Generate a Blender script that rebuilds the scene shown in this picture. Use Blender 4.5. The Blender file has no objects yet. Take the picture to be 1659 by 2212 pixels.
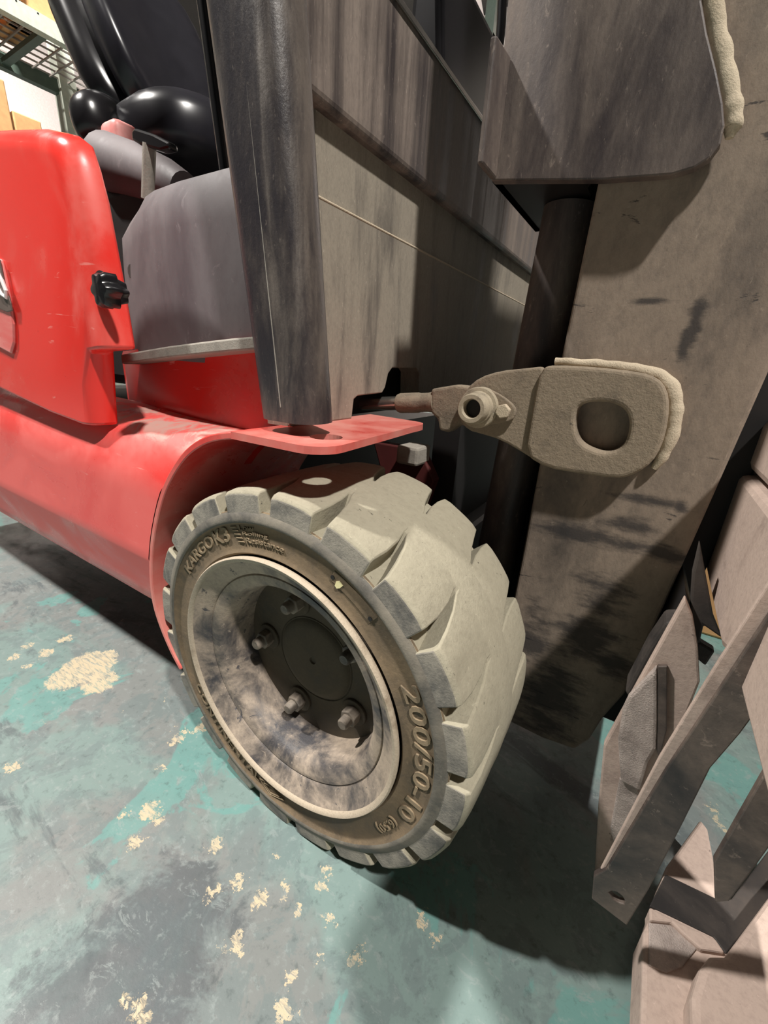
import bpy, bmesh, math, random
import numpy as np
from mathutils import Vector, Matrix, noise
random.seed(4)
C = bpy.context.scene
COL = C.collection
PI = math.pi

# ------------------------------------------------------------------ camera
CAM = Vector((0.283, -0.2584, 0.5735))
YAW, PITCH, ROLL = math.radians(121.4), math.radians(-19.82), math.radians(-3.34)
F_PX = 899.6
fwd = Vector((math.cos(YAW)*math.cos(PITCH), math.sin(YAW)*math.cos(PITCH), math.sin(PITCH)))
r0 = fwd.cross(Vector((0, 0, 1))).normalized()
d0 = fwd.cross(r0)
RIGHT = r0*math.cos(ROLL) + d0*math.sin(ROLL)
DOWN = -r0*math.sin(ROLL) + d0*math.cos(ROLL)
cam = bpy.data.cameras.new('camera')
cam.sensor_fit = 'HORIZONTAL'
cam.sensor_width = 36
cam.lens = F_PX/1659*36
cam.clip_start = 0.01
co = bpy.data.objects.new('camera', cam)
COL.objects.link(co)
M = Matrix((RIGHT, -DOWN, -fwd)).transposed().to_4x4()
M.translation = CAM
co.matrix_world = M
C.camera = co

# ------------------------------------------------------------------ world, lamps, exposure
W = bpy.data.worlds.new('hall')
C.world = W
W.use_nodes = True
W.node_tree.nodes['Background'].inputs[0].default_value = (0.95, 0.97, 1.0, 1)
W.node_tree.nodes['Background'].inputs[1].default_value = 0.012


def lamp(name, loc, target, power, size, col=(1, 0.955, 0.90), spread=180):
    l = bpy.data.lights.new(name, 'AREA')
    l.shape = 'DISK'
    l.size = size
    l.energy = power
    l.color = col
    l.spread = math.radians(spread)
    o = bpy.data.objects.new(name, l)
    COL.objects.link(o)
    o.location = loc
    o.rotation_euler = (Vector(target)-Vector(loc)).to_track_quat('-Z', 'Y').to_euler()
    return o


lamp('bay_and_fill_lamp', (2.85, -1.65, 6.0), (0.3, 0.2, 0.5), 530, 0.28)
lamp('bay_and_fill_lamp', (-3.5, -1.8, 6.0), (0.2, 0.2, 0.5), 600, 0.28)
lamp('bay_and_fill_lamp', (-2.2, -0.4, 5.2), (-3.4, 1.6, 1.5), 90, 0.4, (1, 0.97, 0.93), 60)  # unseen fill, added to brighten the rack
lamp('bay_and_fill_lamp', (-8.5, 3.5, 5.8), (-12, 3.5, 3.0), 190, 0.6, (1, 0.95, 0.93), 150)  # unseen fill, added to wash the back wall
lamp('bay_and_fill_lamp', (-1.8, 6.2, 5.8), (-1.8, 9, 3.6), 420, 0.5, (1, 0.95, 0.90), 110)  # unseen fill, added to brighten the far wall
C.view_settings.view_transform = 'Standard'
C.view_settings.look = 'None'
C.view_settings.gamma = 1
C.view_settings.use_curve_mapping = False
C.view_settings.exposure = 0.0


# ------------------------------------------------------------------ measuring helper: where a sight line meets a real plane
def at(x, y, ax, val):
    d = RIGHT*((x-829.5)/F_PX) + DOWN*((y-1106)/F_PX) + fwd
    t = (val-CAM[ax])/d[ax]
    return CAM + d*t


def ats(pts, ax, val):
    return [at(x, y, ax, val) for x, y in pts]


# ------------------------------------------------------------------ materials
def lin(c):
    return tuple(((v/255)/12.92 if v/255 <= 0.04045 else ((v/255+0.055)/1.055)**2.4) for v in c)+(1,)


class NT:
    def __init__(s, name):
        s.m = bpy.data.materials.new(name)
        s.m.use_nodes = True
        s.n = s.m.node_tree.nodes
        s.l = s.m.node_tree.links
        s.b = s.n['Principled BSDF']
        s.tc = s.n.new('ShaderNodeTexCoord').outputs['Object']

    def new(s, t, **kw):
        o = s.n.new(t)
        for k, v in kw.items():
            setattr(o, k, v)
        return o

    def put(s, sock, v):
        if hasattr(v, 'links'):
            s.l.new(v, sock)
        else:
            sock.default_value = v

    def mapping(s, scale=(1, 1, 1), rot=(0, 0, 0), loc=(0, 0, 0)):
        m = s.new('ShaderNodeMapping')
        s.l.new(s.tc, m.inputs[0])
        m.inputs['Scale'].default_value = scale
        m.inputs['Rotation'].default_value = rot
        m.inputs['Location'].default_value = loc
        return m.outputs[0]

    def noise(s, vec, scale, detail=6, rough=0.6, dist=0):
        t = s.new('ShaderNodeTexNoise')
        s.l.new(vec, t.inputs['Vector'])
        t.inputs['Scale'].default_value = scale
        t.inputs['Detail'].default_value = detail
        t.inputs['Roughness'].default_value = rough
        t.inputs['Distortion'].default_value = dist
        return t.outputs['Fac']

    def ramp(s, fac, lo, hi, a=0.0, b=1.0):
        t = s.new('ShaderNodeMapRange')
        t.interpolation_type = 'SMOOTHSTEP'
        s.l.new(fac, t.inputs[0])
        for i, v in zip((1, 2, 3, 4), (lo, hi, a, b)):
            t.inputs[i].default_value = v
        return t.outputs[0]

    def math(s, op, a, b=0.0):
        t = s.new('ShaderNodeMath', operation=op)
        s.put(t.inputs[0], a)
        s.put(t.inputs[1], b)
        return t.outputs[0]

    def mix(s, fac, a, b):
        t = s.new('ShaderNodeMix', data_type='RGBA')
        s.put(t.inputs[0], fac)
        s.put(t.inputs[6], a)
        s.put(t.inputs[7], b)
        return t.outputs[2]

    def bump(s, h, strength=0.3, dist=0.002, prev=None):
        t = s.new('ShaderNodeBump')
        t.inputs['Strength'].default_value = strength
        t.inputs['Distance'].default_value = dist
        s.l.new(h, t.inputs['Height'])
        if prev is not None:
            s.l.new(prev, t.inputs['Normal'])
        return t.outputs[0]


def dusty(name, base, dust, amt=0.5, rough=0.6, scale=9, stretch=(1, 1, 1), rot=(0, 0, 0), fine=0.35, bump=0.25, metal=0.0,
          marks=None, markcol=(20, 20, 22), contrast=0.12, up=0.0, smears=None, speck=0.35):
    t = NT(name)
    v = t.mapping(stretch, rot)
    big = t.noise(v, scale, 8, 0.65, 0.4)
    fin = t.noise(t.mapping(tuple(0.5+0.5*s for s in stretch), rot), scale*14, 4, 0.7)
    lo = t.noise(t.mapping((1, 1, 1), (0, 0, 0), (3, 5, 7)), scale*0.35, 3, 0.5)
    f = t.math('ADD', t.math('MULTIPLY', big, 0.7), t.math('MULTIPLY', lo, 0.3))
    f = t.ramp(f, 0.62-amt*0.3-contrast, 0.62-amt*0.3+contrast)
    f = t.math('MULTIPLY', f, t.ramp(fin, 0.5-fine, 0.5+fine*0.4, 1-fine, 1.0))
    if up:
        g = t.new('ShaderNodeNewGeometry')
        sx = t.new('ShaderNodeSeparateXYZ')
        t.l.new(g.outputs['Normal'], sx.inputs[0])
        f = t.math('MAXIMUM', f, t.ramp(sx.outputs[2], 0.4, 0.95, 0.0, up))
    c = t.mix(f, lin(base), lin(dust))
    if marks:
        mn = t.noise(t.mapping(marks[1], marks[2], (1, 2, 3)), marks[0], 6, 0.7, 0.8)
        mf = t.ramp(mn, marks[3], marks[3]+0.05, 0, marks[4])
        c = t.mix(mf, c, lin(markcol))
    sk = t.noise(t.mapping(tuple(0.35+0.65*s for s in stretch), rot, (7, 2, 1)), scale*11, 5, 0.75, 0.6)
    c = t.mix(t.ramp(sk, 0.60, 0.70, 0, speck), c, lin(tuple(min(255, v*1.16+12) for v in dust)))
    c = t.mix(t.ramp(sk, 0.36, 0.28, 0, speck), c, lin(tuple(v*0.75 for v in base)))
    if smears:
        # black scuffs with a place of their own on the plate
        wn = t.new('ShaderNodeTexNoise')
        t.l.new(t.mapping((0.7, 1, 2.2), (0, 0.15, 0)), wn.inputs['Vector'])
        wn.inputs['Scale'].default_value = 22
        wn.inputs['Detail'].default_value = 6
        wn.inputs['Roughness'].default_value = 0.7
        mk = None
        for x, y, rx, ry in smears:
            p = at(x, y, 1, 0.25)
            wx = abs((at(x+rx, y, 1, 0.25)-p).x)
            wz = abs((at(x, y+ry, 1, 0.25)-p).z)
            m_ = t.mapping((1/wx, 0, 1/wz), (0, 0, 0), (-p.x/wx, 0, -p.z/wz))
            q = t.new('ShaderNodeVectorMath', operation='LENGTH')
            t.l.new(m_, q.inputs[0])
            mk = q.outputs['Value'] if mk is None else t.math('MINIMUM', mk, q.outputs['Value'])
        e = t.math('ADD', mk, t.math('MULTIPLY', t.math('SUBTRACT', wn.outputs['Fac'], 0.5), 4.2))
        c = t.mix(t.ramp(e, 0.35, 1.5, 0.8, 0), c, lin(markcol))
    t.l.new(c, t.b.inputs['Base Color'])
    t.put(t.b.inputs['Roughness'], t.ramp(f, 0, 1, rough, min(1, rough+0.3)))
    t.b.inputs['Metallic'].default_value = metal
    t.put(t.b.inputs['Normal'], t.bump(fin, bump, 0.0015))
    return t.m


def plain(name, col, rough=0.5, metal=0.0):
    t = NT(name)
    n = t.noise(t.mapping(), 30, 4)
    c = t.mix(t.ramp(n, 0.3, 0.7, 0, 0.25), lin(col), lin(tuple(min(255, v*1.25+8) for v in col)))
    t.l.new(c, t.b.inputs['Base Color'])
    t.b.inputs['Roughness'].default_value = rough
    t.b.inputs['Metallic'].default_value = metal
    return t.m


def floor_material():
    t = NT('worn_green_floor_paint')
    v = t.mapping()
    warp = t.noise(v, 6, 5, 0.6, 0.3)
    a = t.noise(v, 2.6, 8, 0.6, 0.5)
    b = t.noise(t.mapping((1, 1, 1), (0, 0, 0.5), (4, 1, 0)), 4.0, 7, 0.6, 0.5)
    d = t.noise(t.mapping((1.0, 2.4, 1), (0, 0, 0.6), (9, 3, 0)), 3.0, 8, 0.65, 0.5)
    fine = t.noise(v, 70, 6, 0.7)
    med = t.noise(t.mapping((1, 1, 1), (0, 0, 1.1), (2, 7, 0)), 16, 8, 0.72, 0.5)
    c = t.mix(t.ramp(a, 0.46, 0.54), lin((116, 136, 132)), lin((120, 124, 122)))
    c = t.mix(t.ramp(med, 0.49, 0.55, 0, 0.55), c, lin((102, 116, 116)))
    c = t.mix(t.ramp(b, 0.575, 0.595, 0, 0.7), c, lin((98, 146, 140)))
    c = t.mix(t.ramp(d, 0.56, 0.63, 0, 0.7), c, lin((74, 82, 85)))
    # one broad dark worn area
    p = at(330, 2010, 2, 0.0)
    dd = t.new('ShaderNodeVectorMath', operation='DISTANCE')
    t.l.new(t.mapping((1, 1, 0)), dd.inputs[0])
    dd.inputs[1].default_value = (p.x, p.y, 0)
    near = t.math('ADD', dd.outputs['Value'], t.math('MULTIPLY', t.math('SUBTRACT', b, 0.5), 0.5))
    near = t.math('ADD', near, t.math('MULTIPLY', t.math('SUBTRACT', med, 0.5), 0.35))
    c = t.mix(t.ramp(near, 0.03, 0.085, 0.7, 0), c, lin((64, 71, 76)))
    c = t.mix(t.ramp(fine, 0.54, 0.72, 0, 0.45), c, lin((150, 160, 157)))
    c = t.mix(t.ramp(fine, 0.46, 0.30, 0, 0.5), c, lin((70, 80, 80)))
    flk = t.noise(t.mapping((1, 1.8, 1), (0, 0, 0.5), (1, 4, 0)), 30, 7, 0.75, 0.6)
    c = t.mix(t.ramp(flk, 0.58, 0.62, 0, 0.45), c, lin((138, 148, 146)))
    # chipped-through places: bare cream concrete
    chips = [(190, 1440, 62), (150, 1462, 48), (215, 1475, 38), (225, 1420, 26), (28, 1657, 15), (380, 1600, 13), (322, 1752, 21), (342, 1770, 15), (296, 1818, 19),
             (264, 1760, 9), (464, 1826, 18), (456, 1930, 15), (512, 1912, 12), (566, 1944, 17), (616, 1916, 9), (613, 1942, 7), (643, 1967, 10),
             (690, 1917, 13), (706, 1883, 9), (712, 1990, 8), (765, 2072, 13), (692, 2066, 7), (512, 2034, 18), (486, 2050, 7), (628, 2105, 12),
             (613, 2185, 22), (276, 2155, 13), (292, 2180, 16), (308, 2205, 16), (910, 1985, 15), (940, 2035, 11), (780, 2060, 10), (605, 1850, 6),
             (430, 1575, 14), (400, 1580, 8), (345, 1660, 7), (60, 1440, 10), (100, 1410, 16), (30, 1420, 12), (140, 1380, 14), (60, 1395, 10), (1540, 1745, 10), (1550, 1770, 8), (1562, 1790, 8)]
    wv = t.new('ShaderNodeTexNoise')
    t.l.new(v, wv.inputs['Vector'])
    wv.inputs['Scale'].default_value = 85
    wv.inputs['Detail'].default_value = 5
    wv.inputs['Roughness'].default_value = 0.75
    ws = t.new('ShaderNodeVectorMath', operation='MULTIPLY_ADD')
    t.l.new(wv.outputs['Color'], ws.inputs[0])
    ws.inputs[1].default_value = (0.05, 0.05, 0)
    t.l.new(t.mapping((1, 1, 0), (0, 0, 0), (-0.025, -0.025, 0)), ws.inputs[2])
    mask = None
    for x, y, r in chips:
        p = at(x, y, 2, 0)
        rr = min((at(x+r, y, 2, 0)-p).length, 1.4*(at(x, y+r, 2, 0)-p).length)
        q = t.new('ShaderNodeVectorMath', operation='DISTANCE')
        t.l.new(ws.outputs[0], q.inputs[0])
        q.inputs[1].default_value = (p.x, p.y, 0)
        e = t.math('DIVIDE', q.outputs['Value'], rr)
        mask = e if mask is None else t.math('MINIMUM', mask, e)
    vor = t.new('ShaderNodeTexVoronoi')
    t.l.new(ws.outputs[0], vor.inputs['Vector'])
    vor.inputs['Scale'].default_value = 24
    sp = t.math('MULTIPLY', vor.outputs['Distance'], t.ramp(a, 0.4, 0.62, 30, 9))
    mask = t.math('MINIMUM', mask, t.math('ADD', sp, 0.4))
    # one straight scratch
    chip = t.ramp(mask, 0.80, 0.95, 1, 0)
    brush = t.noise(t.mapping((1, 5, 1), (0, 0, -0.35)), 45, 6, 0.75, 0.8)
    chip = t.math('MULTIPLY', chip, t.ramp(brush, 0.38, 0.54, 0.25, 1))
    c = t.mix(chip, c, lin((190, 176, 148)))
    t.l.new(c, t.b.inputs['Base Color'])
    t.put(t.b.inputs['Roughness'], t.ramp(d, 0.4, 0.65, 0.34, 0.6))
    h = t.math('ADD', t.math('MULTIPLY', fine, 0.3), t.math('MULTIPLY', chip, -0.6))
    h = t.math('ADD', h, t.math('MULTIPLY', d, 0.8))
    t.put(t.b.inputs['Normal'], t.bump(h, 0.35, 0.002))
    return t.m


def red_material(name, base, faded, amt, stretch=(1, 1, 1), spots=0.0, top=0.0):
    t = NT(name)
    v = t.mapping(stretch)
    big = t.noise(v, 6, 7, 0.55, 0.6)
    fin = t.noise(t.mapping(), 90, 5, 0.7)
    f = t.ramp(big, 0.62-amt*0.35, 0.78-amt*0.2, 0.0, 0.85)
    f = t.math('MULTIPLY', f, t.ramp(fin, 0.2, 0.6, 0.7, 1))
    c = t.mix(f, lin(base), lin(faded))
    scr = t.noise(t.mapping((1.2, 1, 9), (0.0, 0.5, 0)), 12, 4, 0.6, 1.0)
    c = t.mix(t.ramp(scr, 0.66, 0.72, 0, 0.45), c, lin((246, 170, 160)))
    if top:
        # dust that has settled on the level ledge
        g = t.new('ShaderNodeNewGeometry')
        sx = t.new('ShaderNodeSeparateXYZ')
        t.l.new(g.outputs['Normal'], sx.inputs[0])
        dn = t.noise(t.mapping(), 22, 7, 0.7, 0.8)
        c = t.mix(t.math('MULTIPLY', t.ramp(sx.outputs[2], 0.55, 0.97, 0, top), t.ramp(dn, 0.42, 0.58)), c, lin((200, 176, 164)))
    sp = t.noise(t.mapping((1, 1, 1), (0, 0, 0), (5, 5, 5)), 55, 5, 0.75)
    c = t.mix(t.ramp(sp, 0.70-spots, 0.76-spots, 0, 0.8), c, lin((70, 20, 18)))
    t.l.new(c, t.b.inputs['Base Color'])
    t.put(t.b.inputs['Roughness'], t.ramp(f, 0, 1, 0.22, 0.6))
    t.put(t.b.inputs['Normal'], t.bump(fin, 0.06, 0.001))
    return t.m


MT = {}
MT['floor'] = floor_material()
MT['tread'] = dusty('dusty_tread_rubber', (118, 112, 96), (158, 152, 133), 0.95, 0.85, 10, fine=0.3, bump=0.55, marks=(95, (1, 2.2, 1), (0, 0, 0.5), 0.645, 0.9), markcol=(66, 62, 54))
MT['lug_side'] = dusty('scuffed_grey_lug_side', (92, 90, 86), (150, 144, 132), 0.45, 0.75, 30, fine=0.3, bump=0.4)
MT['wall_rubber'] = dusty('brown_sidewall_rubber', (64, 58, 50), (124, 106, 82), 0.62, 0.6, 16, fine=0.3, bump=0.3, contrast=0.2)
MT['rubber_band'] = dusty('grey_sidewall_rubber', (74, 72, 68), (120, 114, 102), 0.5, 0.6, 20, bump=0.3)
MT['letter'] = dusty('raised_rubber_lettering', (90, 80, 66), (140, 123, 98), 0.7, 0.6, 30, bump=0.2)
MT['rim'] = dusty('rim_steel', (58, 57, 60), (176, 160, 142), 0.50, 0.5, 13, fine=0.3, bump=0.4, contrast=0.1, marks=(30, (1, 1, 1), (0, 0, 0), 0.60, 0.85), markcol=(56, 58, 66))
MT['lip'] = dusty('worn_bright_rim_lip', (120, 104, 84), (182, 168, 148), 0.8, 0.45, 30, bump=0.4, marks=(60, (1, 1, 1), (0, 0, 0), 0.66, 0.8), markcol=(96, 70, 50))
MT['hub'] = dusty('dark_hub_steel', (62, 55, 46), (94, 84, 70), 0.55, 0.7, 18, bump=0.2)
MT['nut'] = dusty('wheel_nut_steel', (70, 64, 58), (150, 138, 124), 0.45, 0.5, 40, bump=0.2)
MT['red'] = red_material('red_paint_glossy', (238, 58, 50), (236, 108, 98), 0.3)
MT['red_sill'] = red_material('red_paint_dusty', (232, 66, 62), (240, 112, 106), 0.8, (1, 1, 1.5), top=0.8)
MT['red_low'] = red_material('red_paint_spotted', (216, 44, 38), (205, 90, 78), 0.45, spots=0.03)
MT['red_fender'] = red_material('red_paint_fender', (214, 60, 54), (214, 150, 138), 0.8, spots=0.02)
MAST_MARKS = [(1300, 1300, 55, 45), (1270, 1380, 70, 40), (1330, 1172, 120, 20), (1420, 1195, 60, 18), (1240, 1150, 70, 20), (1400, 1082, 90, 11), (1470, 1095, 20, 14), (1350, 1130, 60, 20), (1150, 1380, 40, 60), (1180, 1500, 60, 90), (1330, 1430, 60, 30), (1480, 740, 14, 40), (1400, 650, 50, 10), (1500, 700, 16, 60)]
MT['mast'] = dusty('dusty_black_mast_paint', (44, 42, 44), (150, 135, 120), 0.78, 0.6, 7, (1.6, 1, 0.55), (0, 0.5, 0), fine=0.35, bump=0.35, contrast=0.14,
                   marks=(16, (0.6, 1, 2.6), (0, 0.1, 0), 0.63, 0.8), markcol=(38, 38, 42), smears=MAST_MARKS)
MT['bracket'] = dusty('dusty_bracket_steel', (88, 80, 70), (150, 136, 117), 0.85, 0.75, 18, fine=0.35, bump=0.6, marks=(40, (1, 1, 1), (0, 0, 0), 0.66, 0.7), markcol=(44, 42, 42))
MT['pin'] = dusty('worn_pin_steel', (96, 88, 76), (176, 164, 142), 0.7, 0.55, 40, bump=0.4)
MT['bead'] = dusty('dust_covered_weld', (160, 145, 122), (205, 190, 166), 0.8, 0.9, 40, bump=0.7)
MT['cowl'] = dusty('streaked_black_cowl', (56, 50, 51), (144, 131, 121), 0.42, 0.42, 20, (1, 1.3, 0.06), fine=0.4, bump=0.15, contrast=0.12, speck=0.6)
MT['cowl_low'] = dusty('dust_coated_cowl_panel', (88, 83, 78), (158, 149, 134), 0.7, 0.6, 26, (1, 1.2, 0.2), fine=0.45, bump=0.2, contrast=0.13, speck=0.6, marks=(22, (1, 1, 1.0), (0, 0, 0), 0.70, 0.9), markcol=(34, 33, 35))
MT['pillar'] = dusty('scuffed_black_pillar_paint', (46, 43, 47), (112, 102, 93), 0.20, 0.30, 30, (1, 1, 0.22), fine=0.4, bump=0.2, contrast=0.16)
MT['cover'] = dusty('grey_plastic_cover', (88, 80, 84), (122, 114, 115), 0.5, 0.42, 6, (1, 1, 0.35), fine=0.2, bump=0.1, contrast=0.2)
MT['box'] = dusty('black_plate_paint', (54, 47, 49), (134, 120, 109), 0.24, 0.5, 10, (2.2, 1, 0.5), (0, 0.5, 0), fine=0.35, bump=0.2, contrast=0.2)
MT['black'] = plain('black_grease', (22, 20, 20), 0.6)
MT['dark'] = dusty('dark_grey_steel', (38, 36, 36), (70, 63, 58), 0.5, 0.6, 12, bump=0.2)
MT['seat'] = plain('black_vinyl', (34, 33, 38), 0.28)
MT['gloss'] = plain('black_plastic', (26, 25, 27), 0.25)
MT['steel'] = plain('bright_steel', (170, 165, 158), 0.25, 0.9)
MT['strip'] = dusty('grey_rubber_strip', (110, 107, 100), (158, 152, 142), 0.7, 0.75, 30, bump=0.3)
MT['bar'] = dusty('scraped_dark_bar', (34, 30, 33), (140, 124, 112), 0.22, 0.45, 9, fine=0.35, bump=0.25, contrast=0.2)
MT['tan'] = dusty('pinkish_dusty_steel', (128, 110, 102), (188, 168, 156), 0.85, 0.65, 14, fine=0.3, bump=0.3, marks=(45, (1, 1, 1), (0, 0, 0), 0.67, 0.85), markcol=(58, 50, 48))
MT['rough'] = dusty('rough_scaled_steel', (140, 128, 122), (208, 194, 186), 0.6, 0.3, 45, fine=0.5, bump=1.0, contrast=0.2, metal=0.25)
MT['darkred'] = plain('shade_dark_red', (70, 20, 18), 0.7)  # gusset red darkened to hold the shade under the fender plate
MT['greypost'] = plain('light_grey_post_paint', (206, 194, 190), 0.4)
MT['white'] = plain('white_print', (228, 216, 214), 0.5)
MT['pink'] = red_material('pink_faded_paint', (238, 104, 100), (246, 186, 180), 0.6)
MT['plate'] = plain('dark_badge', (100, 86, 80), 0.5)
MT['beam'] = plain('grey_green_rack_paint', (168, 172, 160), 0.5)
MT['beam_dark'] = plain('dark_green_rack_paint', (70, 84, 74), 0.5)
MT['wire'] = plain('galvanised_wire', (150, 142, 136), 0.5, 0.2)
MT['wallpaint'] = plain('off_white_wall', (226, 214, 206), 0.9)
MT['ceilpaint'] = plain('dim_roof_sheet', (62, 61, 60), 0.9)
MT['card'] = plain('brown_cardboard', (190, 146, 98), 0.85)
MT['wood'] = plain('pallet_wood', (150, 112, 72), 0.85)
MT['yellow'] = plain('yellow_paint_mark', (226, 214, 160), 0.7)


# ------------------------------------------------------------------ object helpers
def link(name, bm, m, parent=None, smooth=None, bevel=0.0, seg=2, sub=0):
    me = bpy.data.meshes.new(name)
    bmesh.ops.recalc_face_normals(bm, faces=bm.faces)
    bm.to_mesh(me)
    bm.free()
    me.materials.append(MT[m] if isinstance(m, str) else m)
    o = bpy.data.objects.new(name, me)
    COL.objects.link(o)
    if parent:
        o.parent = parent
    if bevel:
        b = o.modifiers.new('bevel', 'BEVEL')
        b.width = bevel
        b.segments = seg
        b.limit_method = 'ANGLE'
        b.angle_limit = math.radians(35)
        b.harden_normals = False
    if sub:
        s = o.modifiers.new('sub', 'SUBSURF')
        s.levels = s.render_levels = sub
    if smooth is not None:
        for p in me.polygons:
            p.use_smooth = True
        me.set_sharp_from_angle(angle=math.radians(smooth))
    return o


def prism(pts, ext, bm=None):
    bm = bm or bmesh.new()
    ext = Vector(ext)
    a = [bm.verts.new(p) for p in pts]
    b = [bm.verts.new(Vector(p)+ext) for p in pts]
    bm.faces.new(a)
    bm.faces.new(b[::-1])
    n = len(a)
    for i in range(n):
        bm.faces.new((a[i], b[i], b[(i+1) % n], a[(i+1) % n]))
    return bm


def prism_hole(pts, hole, ext):
    """outline with one hole, bridged ring faces; hole ordered like pts"""
    bm = bmesh.new()
    ext = Vector(ext)
    for off in (Vector((0, 0, 0)), ext):
        vo = [bm.verts.new(Vector(p)+off) for p in pts]
        vh = [bm.verts.new(Vector(p)+off) for p in hole]
        eo = [bm.edges.new((vo[i], vo[(i+1) % len(vo)])) for i in range(len(vo))]
        eh = [bm.edges.new((vh[i], vh[(i+1) % len(vh)])) for i in range(len(vh))]
        bmesh.ops.triangle_fill(bm, use_beauty=True, use_dissolve=False, edges=eo+eh)
        if off.length == 0:
            ao, ah = vo, vh
    n = len(ao)
    for A, B in ((ao, vo), (ah, vh)):
        for i in range(len(A)):
            bm.faces.new((A[i], B[i], B[(i+1) % len(A)], A[(i+1) % len(A)]))
    return bm


def chaikin(pts, n=2):
    """round off a closed outline"""
    for _ in range(n):
        out = []
        for i in range(len(pts)):
            a, b = Vector(pts[i]), Vector(pts[(i+1) % len(pts)])
            out += [a*0.75+b*0.25, a*0.25+b*0.75]
        pts = out
    return pts


def box(lo, hi, bm=None):
    bm = bm or bmesh.new()
    (x0, y0, z0), (x1, y1, z1) = lo, hi
    return prism([(x0, y0, z0), (x1, y0, z0), (x1, y1, z0), (x0, y1, z0)], (0, 0, z1-z0), bm)


def tube(path, r, seg=12, bm=None, cap=True):
    bm = bm or bmesh.new()
    path = [Vector(p) for p in path]
    rad = r if isinstance(r, (list, tuple)) else [r]*len(path)
    rings = []
    up = None
    for i, p in enumerate(path):
        t = (path[min(i+1, len(path)-1)]-path[max(i-1, 0)]).normalized()
        if up is None:
            up = t.orthogonal().normalized()
        up = (up-t*up.dot(t)).normalized()
        s = t.cross(up)
        rings.append([bm.verts.new(p+(up*math.cos(a)+s*math.sin(a))*rad[i]) for a in [2*PI*k/seg for k in range(seg)]])
    for A, B in zip(rings, rings[1:]):
        for k in range(seg):
            bm.faces.new((A[k], B[k], B[(k+1) % seg], A[(k+1) % seg]))
    if cap:
        bm.faces.new(rings[0][::-1])
        bm.faces.new(rings[-1])
    return bm


WC = Vector((0, 0, 0.224))


def wp(r, ang, y):
    return Vector((r*math.cos(ang), y, WC.z+r*math.sin(ang)))


def lathe(prof, seg=96, closed=False):
    """profile of (r, y) about the wheel axle"""
    bm = bmesh.new()
    rings = [[bm.verts.new(wp(r, 2*PI*k/seg, y)) for k in range(seg)] for r, y in prof]
    pairs = list(zip(rings, rings[1:]))
    if closed:
        pairs.append((rings[-1], rings[0]))
    for A, B in pairs:
        for k in range(seg):
            bm.faces.new((A[k], B[k], B[(k+1) % seg], A[(k+1) % seg]))
    return bm


def blob(center, size, rot=(0, 0, 0), r=0.4, shape=None):
    """cushion form: cube pushed to a rounded box"""
    bm = bmesh.new()
    bmesh.ops.create_cube(bm, size=2)
    bmesh.ops.subdivide_edges(bm, edges=bm.edges[:], cuts=7, use_grid_fill=True)
    from mathutils import Euler
    R = Euler(rot).to_matrix()
    for v in bm.verts:
        c = v.co.copy()
        s = Vector([max(-1+r, min(1-r, q)) for q in c])
        d = c-s
        if d.length > 1e-6:
            d = d.normalized()*r
        c = s+d
        if shape:
            c = shape(c)
        v.co = R @ Vector((c.x*size[0]/2, c.y*size[1]/2, c.z*size[2]/2)) + Vector(center)
    return bm


def empty(name, loc=(0, 0, 0), parent=None):
    o = bpy.data.objects.new(name, None)
    COL.objects.link(o)
    o.location = loc
    o.empty_display_size = 0.05
    if parent:
        o.parent = parent
    return o


def tag(o, label, cat, group=None):
    o['label'] = label
    o['category'] = cat
    if group:
        o['group'] = group
    return o


# ------------------------------------------------------------------ the setting
bm = box((-12, -6, -0.1), (8, 9, 0))
o = link('floor', bm, 'floor')
o['kind'] = 'structure'
o = link('wall_back', box((-12.2, -6, 0), (-12, 9, 6.5)), 'wallpaint')
o['kind'] = 'structure'
o = link('wall_far', box((-12, 9, 0), (8, 9.2, 6.5)), 'wallpaint')
o['kind'] = 'structure'
o = link('ceiling', box((-12, -6, 6.5), (8, 9, 6.6)), 'ceilpaint')
o['kind'] = 'structure'

# ------------------------------------------------------------------ forklift
truck = empty('forklift')
tag(truck, 'red and black electric forklift standing on the worn green floor', 'forklift')

# ---- front wheel
wheel = link('front_wheel', lathe([(0.1535, -0.0035), (0.146, 0.004), (0.136, 0.009), (0.1325, 0.012), (0.1315, 0.0145), (0.130, 0.0125), (0.124, 0.013), (0.1165, 0.018),
                                   (0.112, 0.027), (0.110, 0.045), (0.109, 0.066), (0.109, 0.075), (0.112, 0.075), (0.125, 0.06), (0.140, 0.03), (0.1535, 0.004)], 128, True), 'rim', truck, smooth=40)
wheel['label'] = 'dusty steel wheel rim'
lip = link('rim_lip', lathe([(0.1535, 0.006), (0.1565, 0.002), (0.1572, -0.0025), (0.1555, -0.0048), (0.1525, -0.0042), (0.1505, -0.0012), (0.1500, 0.004)], 128, True), 'lip', wheel, smooth=50)
lip['label'] = 'bright worn edge of the rim'
link('wheel_disc', lathe([(0.0001, 0.062), (0.056, 0.062), (0.057, 0.0632), (0.058, 0.062), (0.1095, 0.062), (0.1095, 0.075), (0.0001, 0.075)], 96), 'hub', wheel, smooth=30)
bm = lathe([(0.0001, 0.0595), (0.004, 0.0595), (0.005, 0.0575), (0.044, 0.0575), (0.052, 0.059), (0.0552, 0.0625)], 64)
link('hub_cap', bm, 'hub', wheel, smooth=40)
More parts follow.
